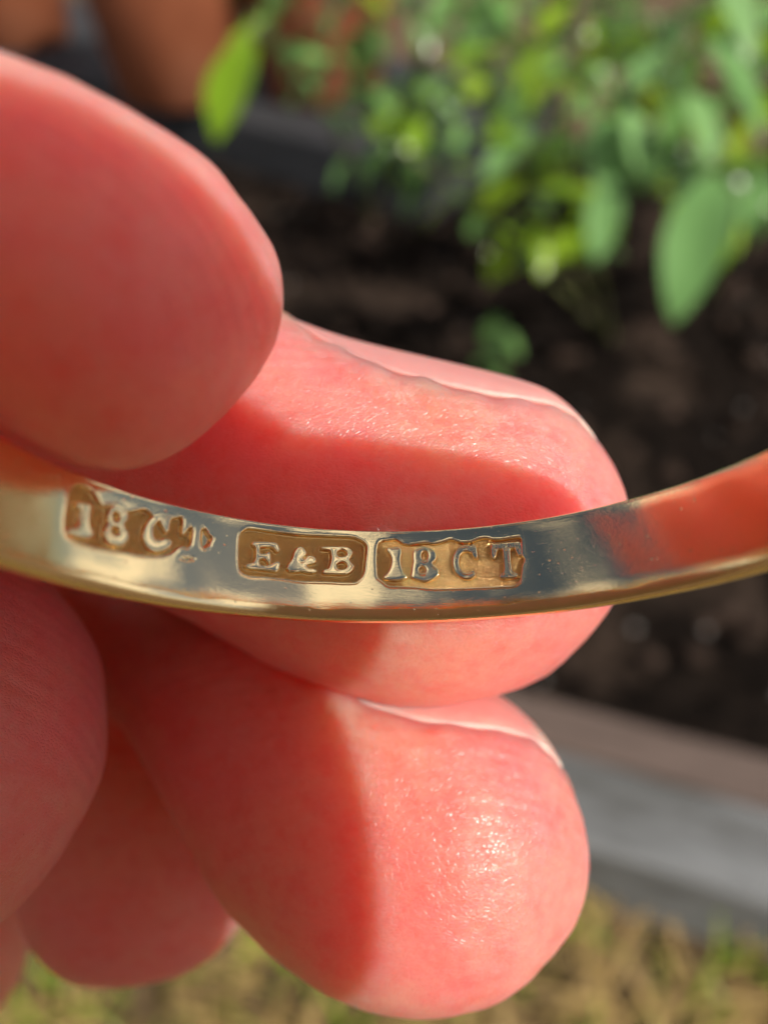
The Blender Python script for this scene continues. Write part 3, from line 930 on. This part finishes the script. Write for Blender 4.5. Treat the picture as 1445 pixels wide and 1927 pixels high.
class Digit:
    """a finger: cross-sections between a dorsal and a palmar outline point, each (x, y) with a depth and
    a front-to-back ratio; theta 0 is the dorsal line, 90 degrees faces the lens"""
    def __init__(self, name, st, m=170, n=120, nail=None, seed=0, smooth=30):
        self.nail = nail
        rows = []
        for (tx, ty, bx, by, d, k) in st:
            rows.append(np.concatenate([at(tx, ty, d), at(bx, by, d), [k]]))
        S = catmull(rows, m)
        self.m, self.n = m, n
        for _ in range(smooth):
            S[1:-1] = 0.25 * S[:-2] + 0.5 * S[1:-1] + 0.25 * S[2:]
        T, B, K = S[:, :3], S[:, 3:6], S[:, 6]
        C = (T + B) / 2; A = (T - B) / 2
        tan = np.gradient(C, axis=0); tan /= np.linalg.norm(tan, axis=1)[:, None]
        a = np.linalg.norm(A, axis=1)
        # towards the lens, square to the section's height
        vz = np.cross(tan, A); vz /= np.linalg.norm(vz, axis=1)[:, None]
        vz *= np.sign(vz[:, 2])[:, None]
        D = vz * (a * K)[:, None]
        th = np.linspace(0, 2 * np.pi, n, endpoint=False)
        self.C, self.A, self.D, self.th, self.a = C, A, D, th, a
        c, s = np.cos(th), np.sin(th)
        pw = 0.92
        cc = np.sign(c) * np.abs(c) ** pw; ss = np.sign(s) * np.abs(s) ** pw
        V = C[:, None] + A[:, None] * cc[None, :, None] + D[:, None] * ss[None, :, None]
        # outward normals
        du = np.gradient(V, axis=0); dv = np.roll(V, -1, 1) - np.roll(V, 1, 1)
        Nn = np.cross(du, dv); Nn /= np.linalg.norm(Nn, axis=2)[..., None] + 1e-12
        out = V - C[:, None]
        sgn = np.sign((Nn * out).sum(2).mean())
        Nn *= sgn
        self.V0, self.Nn = V.copy(), Nn
        # gentle unevenness of flesh
        h = np.zeros((m, n))
        for i in range(m):
            for j in range(n):
                p = V[i, j]
                h[i, j] = 0.16 * noise.noise(Vector(p * 0.33 + seed)) + 0.035 * noise.noise(Vector(p * 1.3 + seed))
        fade = np.clip(a / 1.5, 0, 1)[:, None]
        if nail:
            w, prox = self.nail_field()
            h = h - 0.24 * w
            ridge = np.exp(-((self.nf - 1.16) / 0.13) ** 2) * (self.nd > -0.25) * np.clip((0.80 - self.ns) / 0.3, 0, 1) * np.clip((self.ns - 0.05) / 0.3, 0, 1)
            h = h + 0.12 * ridge
        V = V + Nn * (h * fade)[..., None]
        self.V = V

    @staticmethod
    def nail_width(r):
        r = np.clip(r, 0.0, 1.0)
        p = np.sqrt(np.maximum(0.0, 1 - (np.clip(0.45 - r, 0, 1) / 0.45) ** 2))
        d = 1 - 0.50 * (np.clip(r - 0.55, 0, 1) / 0.45) ** 1.6
        return np.maximum(p * d, 0.05)

    def nail_field(self):
        s0, s1, thc, hw = self.nail
        s = np.linspace(0, 1, self.m)[:, None]
        t = (self.th[None, :] - thc + np.pi) % (2 * np.pi) - np.pi
        ns = (s - s0) / (s1 - s0)                     # 0 at the cuticle, 1 at the free edge
        q = t / hw
        # rounded at the cuticle, narrowing to the free edge
        e = np.abs(q) / self.nail_width(ns) + 0.05 * np.sin(ns * 23 + 1) * np.sin(ns * 9.1) + 0.03 * np.sin(ns * 61)
        e = np.maximum(e, np.where(ns > 1, 1 + (ns - 1) * 6, 0))
        e = np.maximum(e, np.where(ns < 0.06, 1 + (0.06 - ns) * 6, 0))
        self.nf, self.ns, self.nd = e, ns + 0 * q, 1 - e
        w = 1 / (1 + np.exp((e - 1.0) / 0.045))
        return w, ns

    def mesh(self, name):
        m, n = self.m, self.n
        V = self.V.reshape(-1, 3).tolist()
        Fc = [(i * n + j, i * n + (j + 1) % n, (i + 1) * n + (j + 1) % n, (i + 1) * n + j) for i in range(m - 1) for j in range(n)]
        V.append(self.C[0].tolist()); a = len(V) - 1
        V.append((self.V[-1].mean(0)).tolist()); b = len(V) - 1
        for j in range(n):
            Fc.append((a, (j + 1) % n, j))
            Fc.append((b, (m - 1) * n + j, (m - 1) * n + (j + 1) % n))
        me = mesh_np(name, V, Fc)
        bm = bmesh.new(); bm.from_mesh(me)
        bmesh.ops.recalc_face_normals(bm, faces=bm.faces)
        bm.to_mesh(me); bm.free()
        return me

    def nail_mesh(self, name, lift=-0.05, thick=0.34, ns_=60, nq=44):
        s0, s1, thc, hw = self.nail
        m = self.m
        top, attr = [], []
        def samp(arr, s, th):
            x = np.clip(s, 0, 1) * (m - 1); i = int(min(x, m - 2)); f = x - i
            y = (th % (2 * np.pi)) / (2 * np.pi) * self.n; j = int(y) % self.n; g = y - int(y)
            j2 = (j + 1) % self.n
            return ((arr[i, j] * (1 - g) + arr[i, j2] * g) * (1 - f) + (arr[i + 1, j] * (1 - g) + arr[i + 1, j2] * g) * f)
        V, Vb = [], []
        for a in range(ns_ + 1):
            r = a / ns_
            wid = float(self.nail_width(np.array(r)))
            for b in range(nq + 1):
                q = (2 * b / nq - 1) * wid
                rr = r - 0.05 * q * q * (r > 0.7) * (r - 0.7) / 0.3
                p = samp(self.V0, s0 + (s1 - s0) * rr, thc + hw * q)
                nn = samp(self.Nn, s0 + (s1 - s0) * rr, thc + hw * q)
                edge = 1 - abs(q) ** 6 * 0.5
                V.append(p + nn * (lift * edge)); Vb.append(p + nn * (lift - thick))
                qe = abs(2 * b / nq - 1)
                attr.append(float(max(np.clip((r - 0.84) / 0.06, 0, 1), 0.35 * np.clip((qe - 0.84) / 0.10, 0, 1) * np.clip((r - 0.35) / 0.2, 0, 1))))
        k = nq + 1
        Fc = []
        nV = len(V)
        for a in range(ns_):
            for b in range(nq):
                i = a * k + b
                Fc.append((i, i + 1, i + k + 1, i + k)); Fc.append((nV + i, nV + i + k, nV + i + k + 1, nV + i + 1))
        for a in range(ns_):
            for b in (0, nq):
                i = a * k + b
                f = (i, i + k, nV + i + k, nV + i)
                Fc.append(f if b == 0 else f[::-1])
        for a in (0, ns_):
            for b in range(nq):
                i = a * k + b
                f = (i, i + 1, nV + i + 1, nV + i)
                Fc.append(f if a else f[::-1])
        me = mesh_np(name, V + Vb, Fc)
        at_ = me.attributes.new('free_edge', 'FLOAT', 'POINT')
        at_.data.foreach_set('value', attr + attr)
        me.transform(MM)
        bm = bmesh.new(); bm.from_mesh(me)
        bmesh.ops.recalc_face_normals(bm, faces=bm.faces)
        bm.to_mesh(me); bm.free()
        return me


index = Digit('index', [
    (-1500, -150, -1650, 620, 42, 1.0), (-900, 110, -1080, 800, 36, 1.0), (-300, 300, -480, 930, 31, 0.97),
    (150, 455, 0, 1035, 29, 0.97), (530, 596, 330, 1140, 28.0, 1.0), (660, 643, 520, 1245, 27.6, 1.0),
    (790, 674, 690, 1303, 27.3, 0.98), (930, 706, 850, 1318, 27.0, 0.96), (1035, 738, 970, 1290, 26.8, 0.96),
    (1092, 787, 1055, 1243, 26.6, 0.97), (1131, 850, 1113, 1180, 26.5, 0.98), (1154, 905, 1146, 1118, 26.5, 1.0),
    (1165, 965, 1163, 1058, 26.5, 1.0), (1168, 1005, 1168, 1020, 26.5, 1.0)], m=240, n=150,
    nail=(0.56, 0.89, R_(-16), R_(56)), seed=1.3)
middle = Digit('middle', [
    (-1300, 100, -1400, 760, 52, 1.0), (-700, 420, -820, 1010, 47, 1.0), (-150, 760, -260, 1180, 41, 1.0), (150, 980, 40, 1290, 37, 1.05),
    (330, 1085, 260, 1345, 33.5, 1.1), (470, 1140, 385, 1500, 31.0, 1.05), (610, 1205, 470, 1665, 29.4, 1.0), (730, 1252, 575, 1785, 28.4, 0.95),
    (840, 1278, 692, 1852, 27.9, 0.93), (925, 1302, 800, 1870, 27.6, 0.93), (990, 1346, 893, 1856, 27.4, 0.95),
    (1042, 1404, 970, 1818, 27.3, 0.97), (1074, 1470, 1032, 1764, 27.2, 1.0), (1095, 1545, 1078, 1704, 27.2, 1.0),
    (1104, 1605, 1101, 1660, 27.2, 1.0), (1106, 1630, 1106, 1640, 27.2, 1.0)], m=240, n=150,
    nail=(0.53, 0.895, R_(-24), R_(58)), seed=5.1)
ringf = Digit('ringfinger', [
    (-1200, 300, -1250, 900, 56, 1.0), (-600, 560, -660, 1100, 52, 1.0), (-60, 760, -260, 1180, 48, 1.0), (330, 960, -20, 1220, 44, 1.0),
    (500, 1180, 20, 1330, 40, 0.95), (520, 1420, 20, 1460, 37.5, 0.95), (510, 1580, 38, 1590, 36.5, 0.95), (480, 1705, 60, 1712, 36, 0.95),
    (422, 1768, 103, 1763, 36, 0.97), (350, 1806, 170, 1802, 36, 1.0), (290, 1819, 228, 1817, 36, 1.0), (262, 1821, 254, 1821, 36, 1.0)],
    m=150, n=100, seed=8.8)
little = Digit('little', [
    (-1500, 560, -1560, 1420, 33, 1.0), (-900, 760, -960, 1620, 28, 0.95), (-450, 910, -500, 1725, 25.5, 0.92), (-170, 1000, -210, 1780, 24.5, 0.9), (-70, 1040, -110, 1775, 24.2, 0.9),
    (28, 1080, -12, 1740, 24, 0.9), (88, 1130, 60, 1682, 24, 0.92), (130, 1185, 116, 1605, 24, 0.95), (158, 1250, 153, 1525, 24, 1.0),
    (172, 1318, 172, 1450, 24, 1.0), (176, 1375, 176, 1395, 24, 1.0)], m=150, n=110, seed=3.3)
thumb = Digit('thumb', [
    (-2600, -700, -2700, 700, 27, 0.9), (-1700, -520, -1800, 760, 22, 0.9), (-900, -290, -980, 690, 18, 1.0), (-400, -20, -450, 705, 16.0, 1.12), (-120, 95, -180, 742, 16.2, 1.16),
    (0, 150, -60, 790, 16.7, 1.16), (150, 208, 80, 856, 17.5, 1.12), (283, 280, 205, 891, 18.4, 1.05), (374, 340, 305, 872, 19.0, 1.0),
    (435, 395, 390, 813, 19.4, 0.98), (477, 447, 455, 742, 19.7, 0.97), (502, 505, 493, 688, 20, 0.97), (515, 555, 512, 638, 20, 1.0), (519, 590, 519, 602, 20, 1.0)],
    m=190, n=130, seed=11.0)
# the palm the fingers grow from, left of the picture
palm = Digit('palm', [
    (-2500, -700, -2500, 1900, 44, 0.45), (-2350, -800, -2350, 2100, 44, 0.5), (-1900, -700, -1900, 2300, 44, 0.45), (-1450, -500, -1450, 2350, 44, 0.38),
    (-1150, -200, -1100, 2200, 45, 0.32), (-950, 100, -900, 1900, 46, 0.28), (-860, 400, -850, 1500, 46, 0.2)], m=60, n=90, seed=2.2)
heel = Digit('heel', [
    (-1500, 1500, -1700, 2300, 44, 0.8), (-800, 1500, -900, 2200, 42, 0.8), (-300, 1560, -360, 2050, 41, 0.8), (-80, 1640, -110, 1970, 41, 0.8),
    (0, 1700, -15, 1920, 41, 0.9), (35, 1760, 32, 1870, 41, 1.0), (44, 1805, 44, 1820, 41, 1.0)], m=60, n=60, seed=2.9)

tips = [index.C[-40], middle.C[-45], ringf.C[-25], little.C[-25], thumb.C[-35]]
parts = []
for nm, dg in (('palm', palm), ('index', index), ('middle', middle), ('ringfinger', ringf), ('little', little), ('thumb', thumb), ('heel', heel)):
    o = bpy.data.objects.new('tmp_' + nm, dg.mesh(nm))
    scene.collection.objects.link(o)
    parts.append(o)
base = parts[0]
for o in parts[1:]:
    md = base.modifiers.new('u', 'BOOLEAN')
    md.operation = 'UNION'
    md.object = o
    md.solver = 'MANIFOLD'
dg_ = bpy.context.evaluated_depsgraph_get()
hm = bpy.data.meshes.new_from_object(base.evaluated_get(dg_))
for o in parts:
    me_ = o.data
    bpy.data.objects.remove(o)
    bpy.data.meshes.remove(me_)
co = np.empty(len(hm.vertices) * 3, 'f4'); hm.vertices.foreach_get('co', co)
co = co.reshape(-1, 3)
tipv = np.zeros(len(co))
for c in tips:
    tipv = np.maximum(tipv, np.clip(1.75 - np.linalg.norm(co - c, axis=1) / 5.2, 0, 1))
tipv = tipv * tipv * (3 - 2 * tipv)
ta = hm.attributes.new('tip', 'FLOAT', 'POINT')
ta.data.foreach_set('value', tipv.astype('f4'))
hm.transform(MM)
hm.polygons.foreach_set('use_smooth', np.ones(len(hm.polygons), bool))
hm.name = 'hand'
hm.materials.clear()
hand = link('hand', hm, M_SKIN)
tag(hand, 'pink bare hand holding the gold ring between curled fingers and thumb', 'hand')
link('nail', index.nail_mesh('nail'), M_NAIL, hand)['label'] = 'nail of the finger behind the ring'
link('nail', middle.nail_mesh('nail'), M_NAIL, hand)['label'] = 'nail of the finger below the ring'


# ------------------------------------------------------------------ the phone held over the ring: it shades the left of the hand
def phone():
    e = empty('phone', MM @ Vector((-24, -58, 2)))
    tag(e, 'pale rose phone held close in front of the ring, mirrored in the gold', 'phone')

    def slab(name, x0, x1, y0, y1, z0, z1, rad, mat):
        pts = []
        for (cx_, cy_, a0) in ((x1 - rad, y1 - rad, 0), (x0 + rad, y1 - rad, 90), (x0 + rad, y0 + rad, 180), (x1 - rad, y0 + rad, 270)):
            for k in range(9):
                a = R_(a0 + 90 * k / 8)
                pts.append((cx_ + rad * math.cos(a), cy_ + rad * math.sin(a)))
        n = len(pts)
        V = [(x, y, z) for z in (z0, z1) for (x, y) in pts]
        Fc = [(i, (i + 1) % n, n + (i + 1) % n, n + i) for i in range(n)] + [tuple(range(n))[::-1], tuple(range(n, 2 * n))]
        me = mesh_np(name, V, Fc, False)
        me.transform(MM)
        o = link(name, me, mat, e)
        o.matrix_parent_inverse = Matrix.Translation(-e.location)
        return o
    g = N('phone_glass'); g.s(Roughness=0.45)
    g.l(g.ramp(g.noise(g.coord(1000.0), 0.05), [(0.3, (0.52, 0.47, 0.44)), (0.7, (0.58, 0.53, 0.50))]), g.b.inputs['Base Color'])
    slab('phone_body', -57, 15.3, -131, 11.3, 3.0, 10.8, 11.0, g.m)
    slab('camera_bump', -24, 9.5, -25, 8.2, 1.2, 2.99, 7.0, g.m)


phone()
